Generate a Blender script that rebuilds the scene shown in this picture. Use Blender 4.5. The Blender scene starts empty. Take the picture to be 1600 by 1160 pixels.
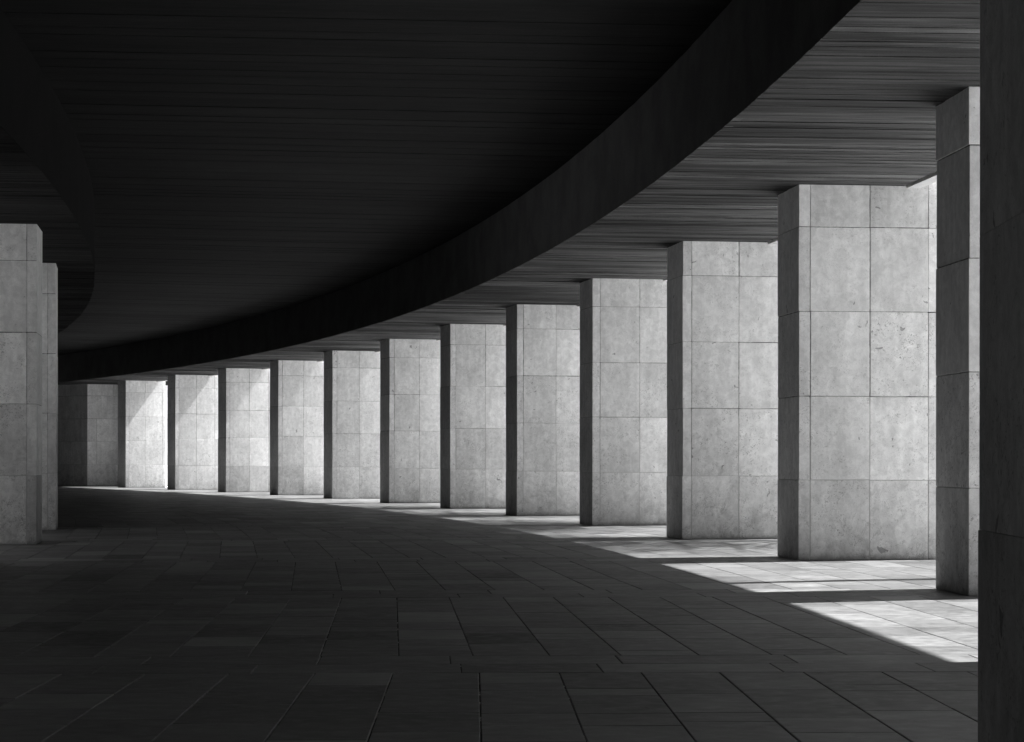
import bpy, bmesh, math, random
from math import radians, sin, cos, pi
from mathutils import Vector

random.seed(11)
scene = bpy.context.scene
COL = scene.collection

# ---------------------------------------------------------------- layout (metres)
CX, CY = -215.606, 6.0464          # centre of the curved arcade
R = 220.572                        # inner ends of the outer row of piers
A0, DA = 0.040308, 0.035711        # angle of pier 0, angle between piers
L, T = 1.925, 1.256                # pier length (radial) and thickness
H = 5.0                            # height of the low ceiling
R_IN = 210.04                      # walkway ends of the inner row
R_STEP = R - 1.95                  # where the outer low ceiling steps up
R_STEP_IN = 210.68                 # the same on the inner side
H_MID = H + 1.3
R_EDGE = R + 0.745 * L
SUN_AZ, SUN_EL = radians(19.0), radians(53)

def pol(r, a, z=0.0):
    return Vector((CX + r * cos(a), CY + r * sin(a), z))

def tag(o, label=None, cat=None, group=None, kind=None):
    if label: o['label'] = label
    if cat: o['category'] = cat
    if group: o['group'] = group
    if kind: o['kind'] = kind
    return o

def empty(name, loc=(0, 0, 0)):
    o = bpy.data.objects.new(name, None)
    o.location = loc
    o.empty_display_size = 0.2
    COL.objects.link(o)
    return o

class MB:
    """collects quads with a per-corner tone and a uv in metres"""
    def __init__(self):
        self.v, self.f, self.t, self.uv, self.m = [], [], [], [], []
    def quad(self, pts, tone=1.0, uvs=None, mi=0):
        i = len(self.v)
        self.v += [tuple(p) for p in pts]
        self.f.append(tuple(range(i, i + len(pts))))
        self.t.append(tone)
        self.uv.append(uvs or [(0, 0)] * len(pts))
        self.m.append(mi)
    def build(self, name, mats, parent=None, loc=(0, 0, 0), rotz=0):
        me = bpy.data.meshes.new(name)
        me.from_pydata(self.v, [], self.f)
        ca = me.color_attributes.new('tone', 'FLOAT_COLOR', 'CORNER')
        uvl = me.uv_layers.new(name='UVMap')
        k = 0
        for fi, f in enumerate(self.f):
            t = self.t[fi]
            for j in range(len(f)):
                ca.data[k].color = (t, t, t, 1) if not isinstance(t, tuple) else (*t, 1)
                uvl.data[k].uv = self.uv[fi][j]
                k += 1
        for mt in (mats if isinstance(mats, (list, tuple)) else [mats]):
            me.materials.append(mt)
        for p, mi in zip(me.polygons, self.m):
            p.material_index = mi
        me.update()
        o = bpy.data.objects.new(name, me)
        o.location = loc
        o.rotation_euler = (0, 0, rotz)
        o.parent = parent
        COL.objects.link(o)
        return o

def bevel_box(mb, x0, x1, y0, y1, z0, z1, b, tone, skip_bottom=True):
    """box with a small chamfer on every edge"""
    xs, ys, zs = (x0, x1), (y0, y1), (z0, z1)
    def c(ix, iy, iz, ax):
        p = [xs[ix], ys[iy], zs[iz]]
        for k, i in enumerate((ix, iy, iz)):
            if k != ax:
                p[k] += b if i == 0 else -b
        return tuple(p)
    for ax in range(3):
        o = [k for k in range(3) if k != ax]
        for s in (0, 1):
            q = []
            for (i, j) in ((0, 0), (1, 0), (1, 1), (0, 1)):
                idx = [0, 0, 0]
                idx[ax] = s; idx[o[0]] = i; idx[o[1]] = j
                q.append(c(*idx, ax))
            if (ax == 1) ^ (s == 0):
                q.reverse()
            mb.quad(q, tone)
    for ax in range(3):                    # edge chamfers, along axis ax
        o = [k for k in range(3) if k != ax]
        for i in (0, 1):
            for j in (0, 1):
                q = []
                for s, axf in ((0, o[0]), (1, o[0]), (1, o[1]), (0, o[1])):
                    idx = [0, 0, 0]
                    idx[ax] = s; idx[o[0]] = i; idx[o[1]] = j
                    q.append(c(*idx, axf))
                n = (Vector(q[1]) - Vector(q[0])).cross(Vector(q[2]) - Vector(q[0]))
                d = [0, 0, 0]; d[o[0]] = 1 if i else -1; d[o[1]] = 1 if j else -1
                if n.dot(Vector(d)) < 0:
                    q.reverse()
                mb.quad(q, tone)
    for i in (0, 1):
        for j in (0, 1):
            for k in (0, 1):
                q = [c(i, j, k, 0), c(i, j, k, 1), c(i, j, k, 2)]
                n = (Vector(q[1]) - Vector(q[0])).cross(Vector(q[2]) - Vector(q[0]))
                if n.dot(Vector((i * 2 - 1, j * 2 - 1, k * 2 - 1))) < 0:
                    q.reverse()
                mb.quad(q, tone)

def box(mb, x0, x1, y0, y1, z0, z1, tone=1.0, mi=0):
    P = lambda x, y, z: (x, y, z)
    mb.quad([P(x0, y0, z0), P(x1, y0, z0), P(x1, y0, z1), P(x0, y0, z1)], tone, mi=mi)
    mb.quad([P(x1, y1, z0), P(x0, y1, z0), P(x0, y1, z1), P(x1, y1, z1)], tone, mi=mi)
    mb.quad([P(x0, y1, z0), P(x0, y0, z0), P(x0, y0, z1), P(x0, y1, z1)], tone, mi=mi)
    mb.quad([P(x1, y0, z0), P(x1, y1, z0), P(x1, y1, z1), P(x1, y0, z1)], tone, mi=mi)
    mb.quad([P(x0, y0, z1), P(x1, y0, z1), P(x1, y1, z1), P(x0, y1, z1)], tone, mi=mi)

# ---------------------------------------------------------------- materials
class NT:
    def __init__(self, name, rough=0.8, spec=0.3):
        self.mat = bpy.data.materials.new(name)
        self.mat.use_nodes = True
        self.t = self.mat.node_tree
        self.b = self.t.nodes['Principled BSDF']
        self.b.inputs['Roughness'].default_value = rough
        self.b.inputs['Specular IOR Level'].default_value = spec
    def n(self, typ, **kw):
        nd = self.t.nodes.new(typ)
        for k, v in kw.items():
            setattr(nd, k, v)
        return nd
    def link(self, a, b):
        self.t.links.new(a, b)
    def put(self, sock, val):
        if hasattr(val, 'is_linked'):
            self.link(val, sock)
        else:
            sock.default_value = val
    def math(self, op, a, b=None, clamp=False):
        nd = self.n('ShaderNodeMath', operation=op, use_clamp=clamp)
        self.put(nd.inputs[0], a)
        if b is not None: self.put(nd.inputs[1], b)
        return nd.outputs[0]
    def vec(self, src, scale=(1, 1, 1), add=None):
        mp = self.n('ShaderNodeMapping')
        mp.inputs['Scale'].default_value = scale
        self.link(src, mp.inputs['Vector'])
        if add is not None:
            self.link(add, mp.inputs['Location'])
        return mp.outputs[0]
    def noise(self, v, scale, detail=4, rough=0.55, dist=0.0):
        nd = self.n('ShaderNodeTexNoise')
        nd.inputs['Scale'].default_value = scale
        nd.inputs['Detail'].default_value = detail
        nd.inputs['Roughness'].default_value = rough
        nd.inputs['Distortion'].default_value = dist
        self.link(v, nd.inputs['Vector'])
        return nd.outputs['Fac']
    def ramp(self, f, x0, x1, y0=0.0, y1=1.0, smooth=True):
        nd = self.n('ShaderNodeMapRange', interpolation_type='SMOOTHSTEP' if smooth else 'LINEAR')
        self.put(nd.inputs['Value'], f)
        for k, v in (('From Min', x0), ('From Max', x1), ('To Min', y0), ('To Max', y1)):
            self.put(nd.inputs[k], v)
        return nd.outputs[0]
    def tone(self):
        nd = self.n('ShaderNodeVertexColor', layer_name='tone')
        sp = self.n('ShaderNodeSeparateColor')
        self.link(nd.outputs['Color'], sp.inputs[0])
        self.tones = sp.outputs
        return sp.outputs[0]
    def colour(self, val):
        cb = self.n('ShaderNodeCombineColor')
        for k in range(3):
            self.link(val, cb.inputs[k])
        self.link(cb.outputs[0], self.b.inputs['Base Color'])
    def bump(self, h, strength, dist=0.01):
        bp = self.n('ShaderNodeBump')
        bp.inputs['Strength'].default_value = strength
        bp.inputs['Distance'].default_value = dist
        self.link(h, bp.inputs['Height'])
        self.link(bp.outputs[0], self.b.inputs['Normal'])

def stone_material(name, base):
    m = NT(name, 0.82, 0.25)
    tc = m.n('ShaderNodeTexCoord')
    oi = m.n('ShaderNodeObjectInfo')
    off = m.n('ShaderNodeCombineXYZ')
    tone = m.tone()
    pitty, seedv = m.tones[1], m.tones[2]
    sd = m.math('ADD', oi.outputs['Random'], seedv)
    m.link(m.math('MULTIPLY', sd, 91.0), off.inputs[0])
    m.link(m.math('MULTIPLY', sd, 57.0), off.inputs[1])
    m.link(m.math('MULTIPLY', sd, 33.0), off.inputs[2])
    ob = tc.outputs['Object']
    v = m.vec(ob, (1, 1, 1), off.outputs[0])
    z = m.n('ShaderNodeSeparateXYZ'); m.link(ob, z.inputs[0]); z = z.outputs[2]
    cloud = m.noise(v, 1.1, 5, 0.6, 0.4)
    mott = m.noise(v, 9, 6, 0.65, 0.6)
    streak = m.noise(m.vec(ob, (3.2, 3.2, 0.45), off.outputs[0]), 2.2, 5, 0.6, 0.3)
    grain = m.noise(v, 120, 3, 0.6)
    pits = m.noise(v, 34, 5, 0.62, 1.2)
    pitmask = m.ramp(m.noise(v, 2.6, 4, 0.6, 0.8), 0.40, 0.60)
    pit = m.math('MULTIPLY', m.ramp(pits, 0.56, 0.63), pitmask)
    big = m.math('MULTIPLY', m.ramp(m.noise(v, 6.5, 3, 0.55, 0.6), 0.70, 0.73), 1.0)
    # hairline veins
    vn = m.noise(m.vec(ob, (1.0, 1.0, 0.6), off.outputs[0]), 4.5, 6, 0.62, 1.4)
    vein = m.ramp(m.math('ABSOLUTE', m.math('SUBTRACT', vn, 0.5)), 0.0, 0.012, 1.0, 0.0)
    low = m.ramp(z, 0.25, 1.5, 1.0, 0.12)
    vein = m.math('MULTIPLY', m.math('MULTIPLY', vein, low), m.ramp(m.noise(v, 1.7, 3), 0.46, 0.62))
    fleck = m.math('MULTIPLY', m.ramp(m.noise(m.vec(ob, (1, 1, 1.6), off.outputs[0]), 16, 5, 0.7, 2.2), 0.60, 0.68),
                   m.ramp(m.noise(v, 1.9, 3, 0.6, 0.5), 0.42, 0.6))
    fleck = m.math('MULTIPLY', fleck, pitty)
    blotch = m.math('MULTIPLY', m.ramp(m.noise(v, 3.1, 6, 0.66, 1.1), 0.54, 0.68), m.ramp(z, 1.3, 3.0, 1.0, 0.15))
    # rising damp and splashes at the foot
    foot = m.math('MULTIPLY', m.ramp(z, 0.05, 1.05, 1.0, 0.0), m.ramp(m.noise(v, 2.3, 6, 0.68, 0.9), 0.44, 0.66))
    pit = m.math('MULTIPLY', pit, pitty)
    val = m.math('MULTIPLY', tone, base)
    val = m.math('MULTIPLY', val, m.ramp(cloud, 0.3, 0.7, 0.9, 1.08))
    val = m.math('MULTIPLY', val, m.ramp(mott, 0.3, 0.72, 0.87, 1.1))
    val = m.math('MULTIPLY', val, m.ramp(streak, 0.32, 0.7, 0.91, 1.05))
    val = m.math('MULTIPLY', val, m.ramp(grain, 0.3, 0.7, 0.94, 1.06))
    val = m.math('MULTIPLY', val, m.math('SUBTRACT', 1.0, m.math('MULTIPLY', pit, 0.5)))
    val = m.math('MULTIPLY', val, m.math('SUBTRACT', 1.0, m.math('MULTIPLY', big, 0.5)))
    val = m.math('MULTIPLY', val, m.math('SUBTRACT', 1.0, m.math('MULTIPLY', vein, 0.55)))
    val = m.math('MULTIPLY', val, m.math('SUBTRACT', 1.0, m.math('MULTIPLY', foot, 0.22)))
    val = m.math('MULTIPLY', val, m.math('SUBTRACT', 1.0, m.math('MULTIPLY', fleck, 0.42)))
    val = m.math('MULTIPLY', val, m.math('SUBTRACT', 1.0, m.math('MULTIPLY', blotch, 0.17)))
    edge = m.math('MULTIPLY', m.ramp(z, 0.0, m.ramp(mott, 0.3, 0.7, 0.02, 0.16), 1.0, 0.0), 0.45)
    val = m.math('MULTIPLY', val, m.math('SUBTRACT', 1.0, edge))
    m.colour(val)
    h = m.math('SUBTRACT', m.math('ADD', m.math('MULTIPLY', grain, 0.25), m.math('MULTIPLY', mott, 0.5)),
               m.math('ADD', pit, m.math('MULTIPLY', big, 2.0)))
    m.bump(h, 0.35, 0.006)
    return m.mat

def joint_material():
    m = NT('mortar', 0.95, 0.1)
    tc = m.n('ShaderNodeTexCoord'); oi = m.n('ShaderNodeObjectInfo')
    ob = tc.outputs['Object']
    sx = m.n('ShaderNodeSeparateXYZ'); m.link(ob, sx.inputs[0])
    n = m.noise(ob, 2.1, 3, 0.6)
    zz = m.math('ADD', sx.outputs[2], m.ramp(n, 0.3, 0.7, -0.7, 0.7, False))
    zz = m.math('ADD', zz, m.math('MULTIPLY', oi.outputs['Random'], 0.7))
    dark = m.ramp(m.noise(ob, 5.5, 4, 0.65), 0.40, 0.62, 0.06, 0.42)
    val = m.ramp(zz, 1.9, 3.0, 0.55, dark)          # repointed pale below, open and dark above
    m.colour(val)
    return m.mat

def paving_material():
    m = NT('paving_stone', 0.62, 0.35)
    uv = m.n('ShaderNodeUVMap', uv_map='UVMap').outputs[0]
    cloud = m.noise(uv, 0.8, 5, 0.6, 0.3)
    fine = m.noise(uv, 7, 6, 0.65, 0.4)
    grain = m.noise(uv, 90, 3, 0.6)
    sweep = m.noise(m.vec(uv, (1.6, 3.0, 1)), 2.2, 6, 0.66, 0.6)
    spot = m.ramp(m.noise(uv, 5.5, 3, 0.6, 0.7), 0.70, 0.76)
    val = m.math('MULTIPLY', m.tone(), 0.183)
    val = m.math('MULTIPLY', val, m.ramp(cloud, 0.3, 0.7, 0.82, 1.14))
    val = m.math('MULTIPLY', val, m.ramp(fine, 0.3, 0.72, 0.78, 1.18))
    val = m.math('MULTIPLY', val, m.ramp(sweep, 0.3, 0.7, 0.86, 1.12))
    val = m.math('MULTIPLY', val, m.ramp(grain, 0.3, 0.7, 0.93, 1.07))
    val = m.math('MULTIPLY', val, m.math('SUBTRACT', 1.0, m.math('MULTIPLY', spot, 0.35)))
    m.colour(val)
    m.link(m.ramp(fine, 0.3, 0.7, 0.40, 0.68), m.b.inputs['Roughness'])
    m.bump(m.math('ADD', m.math('MULTIPLY', fine, 0.8), m.math('MULTIPLY', grain, 0.25)), 0.3, 0.006)
    return m.mat

def bed_material():
    m = NT('joint_sand', 0.95, 0.1)
    uv = m.n('ShaderNodeUVMap', uv_map='UVMap').outputs[0]
    n = m.noise(uv, 3.0, 5, 0.7, 0.5)
    m.colour(m.ramp(n, 0.52, 0.66, 0.02, 0.6))
    return m.mat

def plaza_material(name, base):
    m = NT(name, 0.9, 0.2)
    tc = m.n('ShaderNodeTexCoord')
    n = m.noise(tc.outputs['Object'], 0.2, 6, 0.6)
    g = m.noise(tc.outputs['Object'], 20, 3, 0.6)
    m.colour(m.math('MULTIPLY', m.ramp(n, 0.3, 0.7, base * 0.85, base * 1.15), m.ramp(g, 0.3, 0.7, 0.85, 1.15)))
    return m.mat

def board_material(name, base, line, k=1.0):
    """board-marked concrete: grain runs across the walkway (uv.y)"""
    m = NT(name, 0.85, 0.25 if k == 1 else 0.06)
    uv = m.n('ShaderNodeUVMap', uv_map='UVMap').outputs[0]
    broad = m.noise(m.vec(uv, (1.0, 0.16, 1)), 1.3, 4, 0.6, 0.6)
    mid = m.noise(m.vec(uv, (1.0, 0.07, 1)), 9, 6, 0.68, 0.5)
    fine = m.noise(m.vec(uv, (1.0, 0.06, 1)), 50, 5, 0.7, 0.4)
    grain = m.noise(uv, 60, 3, 0.6)
    val = m.math('MULTIPLY', m.tone(), base)
    val = m.math('MULTIPLY', val, m.ramp(broad, 0.33, 0.67, 1 - .5 * k, 1 + .45 * k))
    val = m.math('MULTIPLY', val, m.ramp(mid, 0.32, 0.68, 1 - .5 * k, 1 + .5 * k))
    val = m.math('MULTIPLY', val, m.ramp(fine, 0.3, 0.7, 0.78, 1.2))
    val = m.math('MULTIPLY', val, m.ramp(grain, 0.3, 0.7, 0.82, 1.18))
    m.colour(val)
    m.bump(m.math('ADD', mid, m.math('MULTIPLY', fine, 0.6)), line, 0.012)
    return m.mat

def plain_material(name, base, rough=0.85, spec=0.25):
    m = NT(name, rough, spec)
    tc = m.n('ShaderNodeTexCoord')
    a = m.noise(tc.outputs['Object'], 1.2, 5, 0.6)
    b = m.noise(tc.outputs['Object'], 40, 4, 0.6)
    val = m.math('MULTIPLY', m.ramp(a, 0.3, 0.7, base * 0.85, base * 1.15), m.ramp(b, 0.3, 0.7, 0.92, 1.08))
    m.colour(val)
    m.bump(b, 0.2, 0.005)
    return m.mat

STONE = stone_material('shell_limestone', 0.78)
JOINT = joint_material()
PAVING = paving_material()
BED = bed_material()
PLAZA = plaza_material('plaza_ground', 0.3)
PALE_BOUNCE = plaza_material('pale_bounce_gravel', 0.88)  # very pale so that it bounces sun onto the pier fronts
COURT_BOUNCE = plaza_material('court_bounce_gravel', 0.29)  # for the added court floor that bounces light onto the inner piers
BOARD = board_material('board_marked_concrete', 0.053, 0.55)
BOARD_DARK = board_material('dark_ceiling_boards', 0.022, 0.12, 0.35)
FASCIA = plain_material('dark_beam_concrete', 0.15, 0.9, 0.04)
STRIP = plain_material('pale_edge_concrete', 0.50)
ROOFTOP = plain_material('roof_concrete', 0.30)

# ---------------------------------------------------------------- piers
COURSES = [0.0, 0.2133, 0.4386, 0.6622, 0.8875, 1.0]
CORNER = 0.155
def add_stone(mb, x0, x1, y0, y1, z0, z1, rnd, tone, gap=0.005):
    g = lambda: gap * rnd.choice((0.35, 0.6, 0.6, 0.9, 1.2, 1.5))
    bevel_box(mb, x0 + g(), x1 - g(), y0, y1, z0 + g(), z1 - g(), min(0.0045, gap * .9), (tone, min(1.0, max(0.1, rnd.gauss(0.85 if z0 < 2.2 else 0.4, 0.25))), rnd.random()))

def pier_mesh(seed, length=L, thick=T, tall=True, gap=0.005):
    rnd = random.Random(seed)
    mb = MB()
    hx = thick / 2
    tops = H + 0.012
    jit = [rnd.uniform(-0.012, 0.012) for _ in COURSES]
    mid = CORNER + (length - 2 * CORNER) * 0.5 + rnd.uniform(-0.03, 0.03)
    for k in range(5):
        z0 = COURSES[k] * H + (jit[k] if k else 0.0)
        z1 = COURSES[k + 1] * H + (jit[k + 1] if k < 4 else 0.0)
        if k == 4: z1 = tops
        z1o = z1 + (1.1 if (k == 4 and tall) else 0.0)
        d = lambda: rnd.gauss(1.0, 0.055)
        ends = [d() * (rnd.uniform(0.74, 1.0) if k == 0 else 1.0) for _ in (0, 1)]
        o = lambda: rnd.uniform(-0.0025, 0.0025)
        add_stone(mb, -0.004 + o(), CORNER, -hx, hx, z0, z1, rnd, ends[0], gap)
        add_stone(mb, length - CORNER, length + o(), -hx, hx, z0, z1o, rnd, ends[1], gap)
        for side in (-1, 1):
            y = side * hx
            ya, yb = (y + o(), y + 0.10) if side < 0 else (y - 0.10, y + o())
            shade = -0.03 if rnd.random() < 0.5 else 0.02
            add_stone(mb, CORNER, mid, ya, yb, z0, z1, rnd, d() + shade - 0.03, gap)
            add_stone(mb, mid, length - CORNER, ya, yb, z0, z1o, rnd, d() + 0.02, gap)
    n0 = len(mb.f)
    box(mb, 0.012, length - 0.012, -hx + 0.011, hx - 0.011, 0.0, tops - 0.004, 1.0, 1)
    if tall:
        box(mb, mid + 0.03, length - 0.012, -hx + 0.011, hx - 0.011, tops, tops + 1.08, 1.0, 1)
    return mb

PIER_LABELS = {
 -1: None, 0: None,
 1: 'grey stone pier half behind the dark foreground pier, its lit face a thin bright sliver',
 2: 'widest pale stone pier, fully lit, with pitted slabs and slim corner blocks',
 3: 'pale stone pier just left of and behind the widest lit pier',
 4: 'lit stone pier second to the left of the widest lit pier',
 5: 'lit stone pier third to the left of the widest lit pier',
 6: 'mid-row lit stone pier, fourth to the left of the widest lit pier',
 7: 'mid-row lit stone pier, sixth from the far left end of the lit row',
 8: 'smaller lit stone pier, fifth from the far left end of the lit row',
 9: 'small lit stone pier, fourth from the far left end of the lit row',
 10: 'small bright stone pier with slanted shadow, third from far end of row',
 11: 'small bright stone pier with slanted shadow, second from far end of row',
 12: 'farthest and smallest bright stone pier, beside the dark wall at the end of the arcade',
}
GROUP_OUT = 'stone piers along the open outer side of the arcade'
def place_pier(i, r0, a, label, group, seed, tall=True):
    o = pier_mesh(seed, tall=tall).build('stone_pier', [STONE, JOINT], None, pol(r0, a), a)
    tag(o, label, 'pier', group)
    return o
for i in range(-6, 13):
    lab = PIER_LABELS.get(i) or 'pale stone pier of the outer row beside the viewpoint, out of view'
    place_pier(i, R, A0 + i * DA, lab, GROUP_OUT, 100 + i)
# inner row: their walkway ends sit on R_IN
IN_LABELS = {1: 'grey stone pier cut by the left edge, larger of the two standing there',
             2: 'narrow grey stone pier half hidden behind the larger one at the left edge'}
for j in range(-4, 13):
    a = radians(7.98) + (j - 1) * DA + (T / 2) / R_IN
    lab = IN_LABELS.get(j) or ('shaded stone pier hidden behind the two grey piers at the left edge' if j > 2 else
                               'shaded stone pier of the inner row beyond the left edge of the picture')
    if j >= 2: a -= radians(0.09)
    o = pier_mesh(300 + j, tall=False).build('stone_pier', [STONE, JOINT], None, pol(R_IN - L - (0.05 + 0.12 * (j - 2) if j >= 2 else 0), a), a)
    tag(o, lab, 'pier', 'shaded stone piers along the inner side of the arcade')
# the dark pier close to the camera on the right
za = 8.6
xa = (1530.5 - 818) / 3524 * za
ang = radians(-1.8)
fp = Vector((xa + (T / 2) * sin(ang), za - (T / 2) * cos(ang), 0))
o = pier_mesh(501, tall=False, gap=0.0012).build('stone_pier', [STONE, JOINT], None, fp, ang)
tag(o, 'dark shadowed stone pier filling the right edge of the picture, closest to the camera', 'pier')

# ---------------------------------------------------------------- end wall closing the row
def wall_end():
    c = Vector((-21.35, 110.4, 0))
    a = A0 + 13 * DA
    rd, td = Vector((cos(a), sin(a), 0)), None
    b = a + pi / 2 + radians(22)
    td = Vector((cos(b), sin(b), 0))
    root = empty('stone_wall', c)
    tag(root, 'dark stone wall at the far end of the arcade beside the last lit pier', 'wall')
    def face(name, d, length, nrm, seed):
        rnd = random.Random(seed)
        mb = MB()
        zs = [f * H for f in COURSES[:-1]] + [H + 0.012]
        for k in range(5):
            x = 0.0
            first = True
            while x < length - 0.01:
                w = 0.46 if (first and k in (1, 2)) else rnd.uniform(1.2, 1.9)
                first = False
                x1 = min(length, x + w)
                bb = MB()
                bevel_box(bb, x + 0.006, x1 - 0.006, 0.0, 0.14, zs[k] + 0.006, zs[k + 1] - 0.006, 0.005, (rnd.gauss(1, 0.06), 0.6, rnd.random()))
                for f, t in zip(bb.f, bb.t):
                    mb.quad([d * bb.v[i][0] + nrm * (-bb.v[i][1]) + Vector((0, 0, bb.v[i][2])) for i in f], t)
                x = x1
        # core behind the facing
        q0, q1 = nrm * -0.013, d * length + nrm * -0.013
        up = Vector((0, 0, H))
        mb.quad([q0, q1, q1 + up, q0 + up], 1.0, mi=1)
        return mb.build(name, [STONE, JOINT], root)
    face('lit_side', rd, 9.0, Vector((rd.y, -rd.x, 0)), 7)
    face('shaded_side', td, 9.0, Vector((-td.y, td.x, 0)), 8)
    core = MB()
    p = [rd * 0.1 + td * 0.1, rd * 3.2 + td * 0.1, rd * 3.2 + td * 9, td * 9 + rd * 0.1]
    for k in range(4):
        a_, b_ = p[k], p[(k + 1) % 4]
        core.quad([a_, b_, b_ + Vector((0, 0, H)), a_ + Vector((0, 0, H))])
    core.build('core', [STONE], root)
wall_end()
def closing_wall():
    mb = MB()
    a0, a1 = A0 + 12.36 * DA, A0 + 13.6 * DA
    al = A0 + 11.93 * DA
    r0, r1, n = R + L + 0.06, R + L + 0.5, 12
    for k in range(n):
        a, b = a0 + (a1 - a0) * k / n, a0 + (a1 - a0) * (k + 1) / n
        mb.quad([pol(r0, b, 0), pol(r0, a, 0), pol(r0, a, 6.5), pol(r0, b, 6.5)])
        mb.quad([pol(r1, a, 0), pol(r1, b, 0), pol(r1, b, 6.5), pol(r1, a, 6.5)])
        mb.quad([pol(r0, a, 6.5), pol(r1, a, 6.5), pol(r1, b, 6.5), pol(r0, b, 6.5)])
    mb.quad([pol(r0, a0, 0), pol(r1, a0, 0), pol(r1, a0, 6.5), pol(r0, a0, 6.5)])
    # lid over the closed bay
    q = [pol(R + 0.7 * L, al, H + .06), pol(r0 + .01, al, H + .06), pol(r0 + .01, a1, H + .06), pol(R + 0.7 * L, a1, H + .06)]
    mb.quad(q); mb.quad([p + Vector((0, 0, .25)) for p in reversed(q)])
    tag(mb.build('closing_wall', [plain_material('closing_stone', 0.3)]), 'grey stone wall shutting the last bay behind the farthest lit pier', 'wall')
closing_wall()

# ---------------------------------------------------------------- roof with its low outer ceiling, step and dark middle ceiling
AMIN, AMAX = A0 - 5.5 * DA, A0 + 18 * DA
roof = empty('arcade_roof', (0, 20, H))
tag(roof, 'dark concrete roof over the curved arcade, board-marked, with a nearly black raised middle', 'roof')
RL = Vector((0, 20, H))
def ring_boards(name, r0, r1, z, mat, wmin, wmax, tone_sd, jit, amin=AMIN, amax=AMAX, ref=R, seed=1, nr=4):
    rnd = random.Random(seed)
    mb = MB()
    a = amin
    grp, left = 1.0, 0
    while a < amax:
        w = rnd.uniform(wmin, wmax) / ref
        if left <= 0:
            grp, left = max(0.35, rnd.gauss(1.0, tone_sd)), rnd.randint(2, 7)
        left -= 1
        t = max(0.25, grp * rnd.gauss(1.0, tone_sd * 0.6))
        dz = rnd.uniform(0, jit)
        a1 = a + w
        for k in range(nr):
            ra, rb = r0 + (r1 - r0) * k / nr, r0 + (r1 - r0) * (k + 1) / nr
            q = [pol(ra, a, z + dz), pol(ra, a1, z + dz), pol(rb, a1, z + dz), pol(rb, a, z + dz)]
            uv = [(a * ref, ra), (a1 * ref, ra), (a1 * ref, rb), (a * ref, rb)]
            mb.quad([p - RL for p in q], t, uv)
        # small riser to the next board
        q = [pol(r0, a1, z), pol(r1, a1, z), pol(r1, a1, z + jit + .002), pol(r0, a1, z + jit + .002)]
        mb.quad([p - RL for p in q], t, [(a1 * ref, r0), (a1 * ref, r1), (a1 * ref, r1), (a1 * ref, r0)])
        a = a1
    return mb.build(name, [mat], roof)
def ring_box(name, r0, r1, z0, z1, mat, amin=AMIN, amax=AMAX, n=240):
    mb = MB()
    for k in range(n):
        a, b = amin + (amax - amin) * k / n, amin + (amax - amin) * (k + 1) / n
        P = lambda r, t, z: pol(r, t, z) - RL
        mb.quad([P(r0, a, z0), P(r0, b, z0), P(r1, b, z0), P(r1, a, z0)])
        mb.quad([P(r0, b, z1), P(r0, a, z1), P(r1, a, z1), P(r1, b, z1)])
        mb.quad([P(r0, a, z1), P(r0, b, z1), P(r0, b, z0), P(r0, a, z0)])
        mb.quad([P(r1, b, z1), P(r1, a, z1), P(r1, a, z0), P(r1, b, z0)])
    for a in (amin, amax):
        P = lambda r, z: pol(r, a, z) - RL
        mb.quad([P(r0, z0), P(r1, z0), P(r1, z1), P(r0, z1)])
    return mb.build(name, [mat], roof)
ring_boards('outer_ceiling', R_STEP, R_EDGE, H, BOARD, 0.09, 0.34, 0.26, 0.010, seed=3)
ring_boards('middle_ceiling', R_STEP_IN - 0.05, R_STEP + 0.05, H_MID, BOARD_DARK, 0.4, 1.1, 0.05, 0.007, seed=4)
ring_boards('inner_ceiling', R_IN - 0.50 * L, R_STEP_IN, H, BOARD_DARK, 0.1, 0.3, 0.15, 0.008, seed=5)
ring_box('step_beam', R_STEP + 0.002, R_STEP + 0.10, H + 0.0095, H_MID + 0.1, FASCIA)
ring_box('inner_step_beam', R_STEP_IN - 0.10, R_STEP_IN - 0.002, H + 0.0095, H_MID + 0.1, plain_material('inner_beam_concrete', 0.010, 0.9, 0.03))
ring_box('edge_strip', R_EDGE + 0.035, R + 0.862 * L, H - 0.028, H + 0.75, STRIP)
ring_box('roof_slab', R_STEP_IN - 0.11, R_EDGE + 0.04, H_MID + 0.12, H_MID + 0.4, ROOFTOP)
ring_box('outer_haunch', R_STEP + 0.11, R_EDGE - 0.002, H + 0.03, H_MID + 0.11, ROOFTOP)
ring_box('inner_haunch', R_IN - 0.52 * L, R_STEP_IN - 0.115, H + 0.03, H + 0.35, ROOFTOP)

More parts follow.
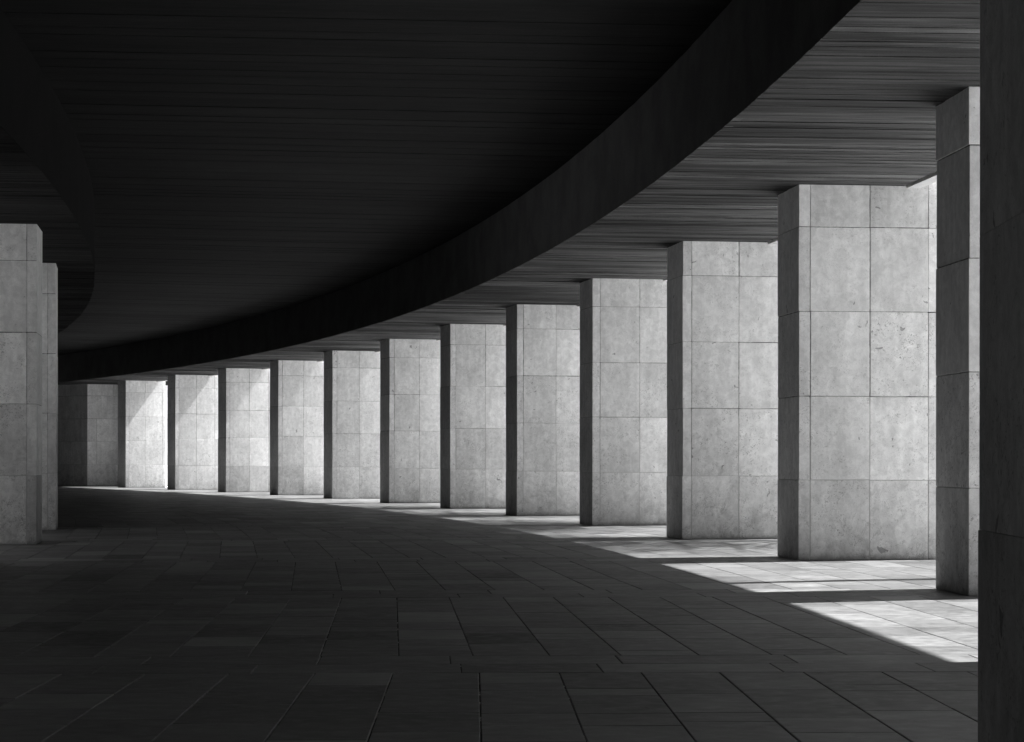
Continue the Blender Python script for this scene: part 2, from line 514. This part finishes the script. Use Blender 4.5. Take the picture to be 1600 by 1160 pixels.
# added unseen court wall, dark and tall to cut light into the arcade
def inner_wall():
    root = MB()
    r = R_IN - WELL
    n = 240
    for k in range(n):
        a, b = AMIN + (AMAX - AMIN) * k / n, AMIN + (AMAX - AMIN) * (k + 1) / n
        P = lambda rr, t, z: pol(rr, t, z) - RL
        root.quad([P(r, a, -0.02), P(r, b, -0.02), P(r, b, 9.0), P(r, a, 9.0)])
        root.quad([P(r, a, 9.0), P(r, b, 9.0), P(r - .6, b, 9.0), P(r - .6, a, 9.0)])
        root.quad([P(r - .6, b, 0), P(r - .6, a, 0), P(r - .6, a, 9.0), P(r - .6, b, 9.0)])
    o = root.build('added_court_wall', [plain_material('added_wall_dark', 0.05)], None, RL)
    tag(o, 'added dark wall across the court cutting light behind the left-hand piers, out of view', 'wall')
WELL = 14.0
inner_wall()
def added_infill_wall(k0, k1):  # added unseen infill, keeps court light out of all but a few bays
    mb = MB()
    n = 8 * (k1 - k0)
    a0, a1 = radians(7.98) + (k0 - 1) * DA + T / 2 / R_IN, radians(7.98) + (k1 - 1) * DA + T / 2 / R_IN
    ra, rb = R_IN - 1.2, R_IN - 0.9
    for k in range(n):
        a, b = a0 + (a1 - a0) * k / n, a0 + (a1 - a0) * (k + 1) / n
        mb.quad([pol(rb, b, 0), pol(rb, a, 0), pol(rb, a, H + .01), pol(rb, b, H + .01)])
        mb.quad([pol(ra, a, 0), pol(ra, b, 0), pol(ra, b, H + .01), pol(ra, a, H + .01)])
    o = mb.build('added_infill_wall', [plain_material('added_infill_dark', 0.06)])
    tag(o, 'added dark infill blocking court light between the inner piers ' + ('beside the viewpoint' if k0 < 0 else 'far along the arcade'), 'wall')
added_infill_wall(-4, 0)
added_infill_wall(2, 12)
def leaf_material():
    m = NT('tree_leaves', 0.6, 0.3)
    m.colour(m.math('MULTIPLY', m.tone(), 0.11))
    return m.mat
LEAF = leaf_material()
BARK = plain_material('bark', 0.10)
def tube(mb, pts, rads, n=9):
    rings = []
    for k, p in enumerate(pts):
        d = (pts[min(k + 1, len(pts) - 1)] - pts[max(k - 1, 0)]).normalized()
        x = d.cross(Vector((0.3, 1, 0.1))).normalized(); y = d.cross(x)
        rings.append([p + (x * cos(2 * pi * j / n) + y * sin(2 * pi * j / n)) * rads[k] for j in range(n)])
    for A, B in zip(rings, rings[1:]):
        for j in range(n):
            mb.quad([A[j], A[(j + 1) % n], B[(j + 1) % n], B[j]])
def tree(r, a, seed, nleaf, label, half=(2.1, 4.8, 2.3), zc=10.0, nl=16):
    rnd = random.Random(seed)
    root = empty('added_tree', pol(r, a)); root.rotation_euler = (0, 0, a)
    tag(root, label, 'tree', 'added trees shading the arcade floor')
    tb = MB()
    tube(tb, [Vector((0, 0, -.05)), Vector((.05, .05, 2.5)), Vector((-.1, .1, 5)), Vector((0, 0, 7.5)), Vector((.1, 0, 10.5))], [.24, .19, .16, .12, .04])
    limbs = []
    for k in range(nl):
        z0 = zc - rnd.uniform(0.5, 4.5); an = rnd.uniform(0, 2 * pi)
        e = Vector((cos(an) * half[0] * .8, sin(an) * half[1] * .85, zc + rnd.uniform(-.7, .9) * half[2]))
        s0 = Vector((0, 0, z0))
        m_ = s0.lerp(e, .5) + Vector((0, 0, rnd.uniform(-.2, .5)))
        tube(tb, [s0, m_, e], [.06, .04, .015], 6); limbs += [m_, e]
    tb.build('trunk', [BARK], root)
    lb = MB()
    cl = [(p, rnd.uniform(1.0, 1.9)) for p in limbs] + [(Vector((rnd.gauss(0, .45) * half[0], rnd.gauss(0, .45) * half[1], zc + rnd.gauss(0, .45) * half[2])), rnd.uniform(1.0, 1.8)) for _ in range(50)]
    for k in range(nleaf):
        c, rr = rnd.choice(cl)
        p = c + Vector((rnd.gauss(0, .5), rnd.gauss(0, .5), rnd.gauss(0, .4))) * rr
        u = Vector((rnd.gauss(0, 1), rnd.gauss(0, 1), rnd.gauss(0, .6))).normalized()
        w = u.cross(Vector((rnd.gauss(0, 1), rnd.gauss(0, 1), rnd.gauss(0, 1)))).normalized()
        sz = rnd.uniform(.042, .066)
        lb.quad([p - u * sz, p + w * sz * .6, p + u * sz, p - w * sz * .6], rnd.uniform(.6, 1.3))
    lb.build('crown', [LEAF], root)
for k, (da_, nl) in enumerate([(2.9, 17000), (4.05, 19000), (5.2, 18000), (6.35, 14000)]):  # added out of view to dim the sunlit floor of the middle bays
    tree(R + 5.7, A0 + da_ * DA, 40 + k, nl, 'added slender leafy tree dimming the sunlit floor of the arcade, out of view')
tree(R + 3.3, A0 + 1.39 * DA, 77, 5000, 'slim tree with a tall bare trunk, added unseen to cast a thin floor shadow', (1.5, 1.5, 2.0), 11.0, 9)  # added for the shadow its trunk throws across one bay
def sky_screen():  # added unseen; blocks low sky light from the arcade interior
    rnd = random.Random(5)
    mb = MB()
    ra, rb, n = R + L + HEDGE, R + L + HEDGE + 2.5, 300
    a0, a1 = AMIN - 0.1, AMAX + 0.02
    hs = [SCREEN_H + rnd.uniform(-.4, .4) for _ in range(n + 1)]
    ws = [rnd.uniform(-.3, .3) for _ in range(n + 1)]
    for k in range(n):
        a, b = a0 + (a1 - a0) * k / n, a0 + (a1 - a0) * (k + 1) / n
        q = lambda r, t, z: pol(r, t, z)
        i, j = k, k + 1
        mb.quad([q(ra + ws[i], a, -.02), q(ra + ws[j], b, -.02), q(ra + .4 + ws[j], b, hs[j]), q(ra + .4 + ws[i], a, hs[i])])
        mb.quad([q(ra + .4 + ws[i], a, hs[i]), q(ra + .4 + ws[j], b, hs[j]), q(rb, b, hs[j]), q(rb, a, hs[i])])
        mb.quad([q(rb, a, -.02), q(rb, a, hs[i]), q(rb, b, hs[j]), q(rb, b, -.02)])
    o = mb.build('sky_screen', [plain_material('sky_screen_leaves', 0.04)])
    tag(o, 'added tall dark screen of clipped leaves shutting out low sky, out of view', 'sky_screen')
HEDGE, SCREEN_H = 22.0, 12.0
sky_screen()

# ---------------------------------------------------------------- ground and paving
g = MB()  # added unseen court floor, reflects sun onto the inner piers
for k in range(120):
    a, b = AMIN + (AMAX - AMIN) * k / 120, AMIN + (AMAX - AMIN) * (k + 1) / 120
    g.quad([pol(R_IN - 13.9, a, -0.004), pol(R_IN - 2.6, a, -0.004), pol(R_IN - 2.6, b, -0.004), pol(R_IN - 13.9, b, -0.004)])
tag(g.build('court_bounce_ground', [COURT_BOUNCE]), kind='structure')
g = MB()  # added pale ground outside the piers, a reflector for their front faces
for k in range(120):
    a, b = AMIN + (AMAX - AMIN) * k / 120, AMIN + (AMAX - AMIN) * (k + 1) / 120
    g.quad([pol(R + L + 0.3, a, -0.004), pol(R + L + HEDGE + .1, a, -0.004), pol(R + L + HEDGE + .1, b, -0.004), pol(R + L + 0.3, b, -0.004)])
tag(g.build('bounce_plaza', [PALE_BOUNCE]), kind='structure')
g = MB()
g.quad([(-1500, -1500, -0.03), (1500, -1500, -0.03), (1500, 1500, -0.03), (-1500, 1500, -0.03)])
tag(g.build('ground', [PLAZA]), kind='structure')
PO = pol
def paving():
    rnd = random.Random(21)
    mb = MB()
    bed = MB()
    RA, RB = R_IN - 2.55, R + L + 0.28
    n = 200
    amin, amax = A0 - 5.5 * DA, A0 + 16 * DA
    for k in range(n):
        a, b = amin + (amax - amin) * k / n, amin + (amax - amin) * (k + 1) / n
        for s in range(4):
            ra, rb = RA + (RB - RA) * s / 4, RA + (RB - RA) * (s + 1) / 4
            bed.quad([pol(ra, a, -0.012), pol(rb, a, -0.012), pol(rb, b, -0.012), pol(ra, b, -0.012)], 1.0,
                     [(ra, a * R), (rb, a * R), (rb, b * R), (ra, b * R)])
    tag(bed.build('paving_bed', [BED]), kind='structure')
    def slab(r0, r1, a0, a1, gr, ga, tone, am=None):
        pol = (lambda r, a, z: PO(r / cos(a - am), a, z)) if am is not None else PO
        r0 += gr; r1 -= gr; a0 += ga / R; a1 -= ga / R
        b = 0.003
        z = [rnd.uniform(-0.0012, 0.0012) for _ in range(4)]
        lo = [pol(r0, a0, -0.014), pol(r1, a0, -0.014), pol(r1, a1, -0.014), pol(r0, a1, -0.014)]
        up = [pol(r0, a0, z[0] - b), pol(r1, a0, z[1] - b), pol(r1, a1, z[2] - b), pol(r0, a1, z[3] - b)]
        bb = b / R
        tp = [pol(r0 + b, a0 + bb, z[0]), pol(r1 - b, a0 + bb, z[1]), pol(r1 - b, a1 - bb, z[2]), pol(r0 + b, a1 - bb, z[3])]
        ou, ov = rnd.uniform(0, 60), rnd.uniform(0, 60)
        uvs = [(r0 + ou, a0 * R + ov), (r1 + ou, a0 * R + ov), (r1 + ou, a1 * R + ov), (r0 + ou, a1 * R + ov)]
        mb.quad(tp, tone, uvs)
        for k in range(4):
            j = (k + 1) % 4
            mb.quad([up[k], up[j], tp[j], tp[k]], tone, [uvs[k], uvs[j], uvs[j], uvs[k]])
            mb.quad([lo[k], lo[j], up[j], up[k]], tone, [uvs[k], uvs[j], uvs[j], uvs[k]])
    tones = lambda: max(0.5, rnd.gauss(1.0, 0.17)) * (1.4 if rnd.random() < 0.06 else 1.0)
    hw = T / 2 / R
    for i in range(-5, 16):
        ac = A0 + i * DA
        # band of two narrow courses on the pier line
        for c in (0, 1):
            x = RA
            while x < RB:
                w = rnd.uniform(0.8, 1.35)
                slab(x, x + w, ac - hw + c * hw, ac + c * hw, 0.004, rnd.uniform(.006, .010), tones())
                x += w
        # columns of slabs between the bands
        a_s, a_e = ac + hw, ac + DA - hw
        edges = [215.444 + 0.513 * q + rnd.uniform(-0.018, 0.018) for q in range(-15, 14)]
        edges = [RA] + [e for e in edges if RA + 0.2 < e < RB - 0.2] + [RB]
        for x, xe in zip(edges, edges[1:]):
            w = xe - x
            a = a_s
            while a < a_e - 1e-6:
                ln = rnd.choice((0.42, 0.6, 0.75, 0.9, 1.1, 1.4)) * rnd.uniform(.9, 1.1) / R
                a1 = a + ln
                if a_e - a1 < 0.4 / R: a1 = a_e
                slab(x, x + w, a, a1, rnd.uniform(.003, .0052), rnd.uniform(.003, .009), tones(), ac + DA / 2)
                a = a1
    tag(mb.build('paving', [PAVING]), kind='structure')
paving()

# ---------------------------------------------------------------- light
world = bpy.data.worlds.new('World')
scene.world = world
world.use_nodes = True
nt = world.node_tree
bg = nt.nodes['Background']
sky = nt.nodes.new('ShaderNodeTexSky')
sky.sky_type = 'NISHITA'
sky.sun_disc = False
sky.sun_elevation = SUN_EL
sky.sun_rotation = radians(90) - SUN_AZ
bw = nt.nodes.new('ShaderNodeRGBToBW')          # the photograph is black and white
nt.links.new(sky.outputs[0], bw.inputs[0])
nt.links.new(bw.outputs[0], bg.inputs['Color'])
bg.inputs['Strength'].default_value = 0.075
sl = bpy.data.lights.new('sun', 'SUN')
sl.energy = 5.0
sl.angle = radians(0.8)
sun = bpy.data.objects.new('sun', sl)
d = Vector((-cos(SUN_AZ) * cos(SUN_EL), -sin(SUN_AZ) * cos(SUN_EL), -sin(SUN_EL)))
sun.rotation_euler = d.to_track_quat('-Z', 'Y').to_euler()
sun.location = (30, 30, 30)
COL.objects.link(sun)

# ---------------------------------------------------------------- camera
cd = bpy.data.cameras.new('camera')
cd.sensor_width = 36
cd.sensor_fit = 'HORIZONTAL'
cd.lens = 3524.2 / 1600 * 36
cd.shift_x = (800 - 818.08) / 1600
cd.shift_y = (718.45 - 580) / 1600
cd.clip_start = 0.1
cd.clip_end = 5000
cam = bpy.data.objects.new('camera', cd)
cam.location = (0, 0, 1.3345)
cam.rotation_mode = 'XYZ'
cam.rotation_euler = (Vector((0, 0, 0)))
from mathutils import Matrix
cam.matrix_world = Matrix.Translation((0, 0, 1.3345)) @ Matrix.Rotation(pi / 2, 4, 'X') @ Matrix.Rotation(0.0013, 4, 'Z')
COL.objects.link(cam)
scene.camera = cam

vs = scene.view_settings
scene.display_settings.display_device = 'sRGB'
vs.view_transform = 'Standard'
vs.look = 'None'
vs.gamma = 1.0
vs.exposure = 1.27
scene.cycles.max_bounces = 12
scene.cycles.diffuse_bounces = 8
scene.cycles.sample_clamp_indirect = 0
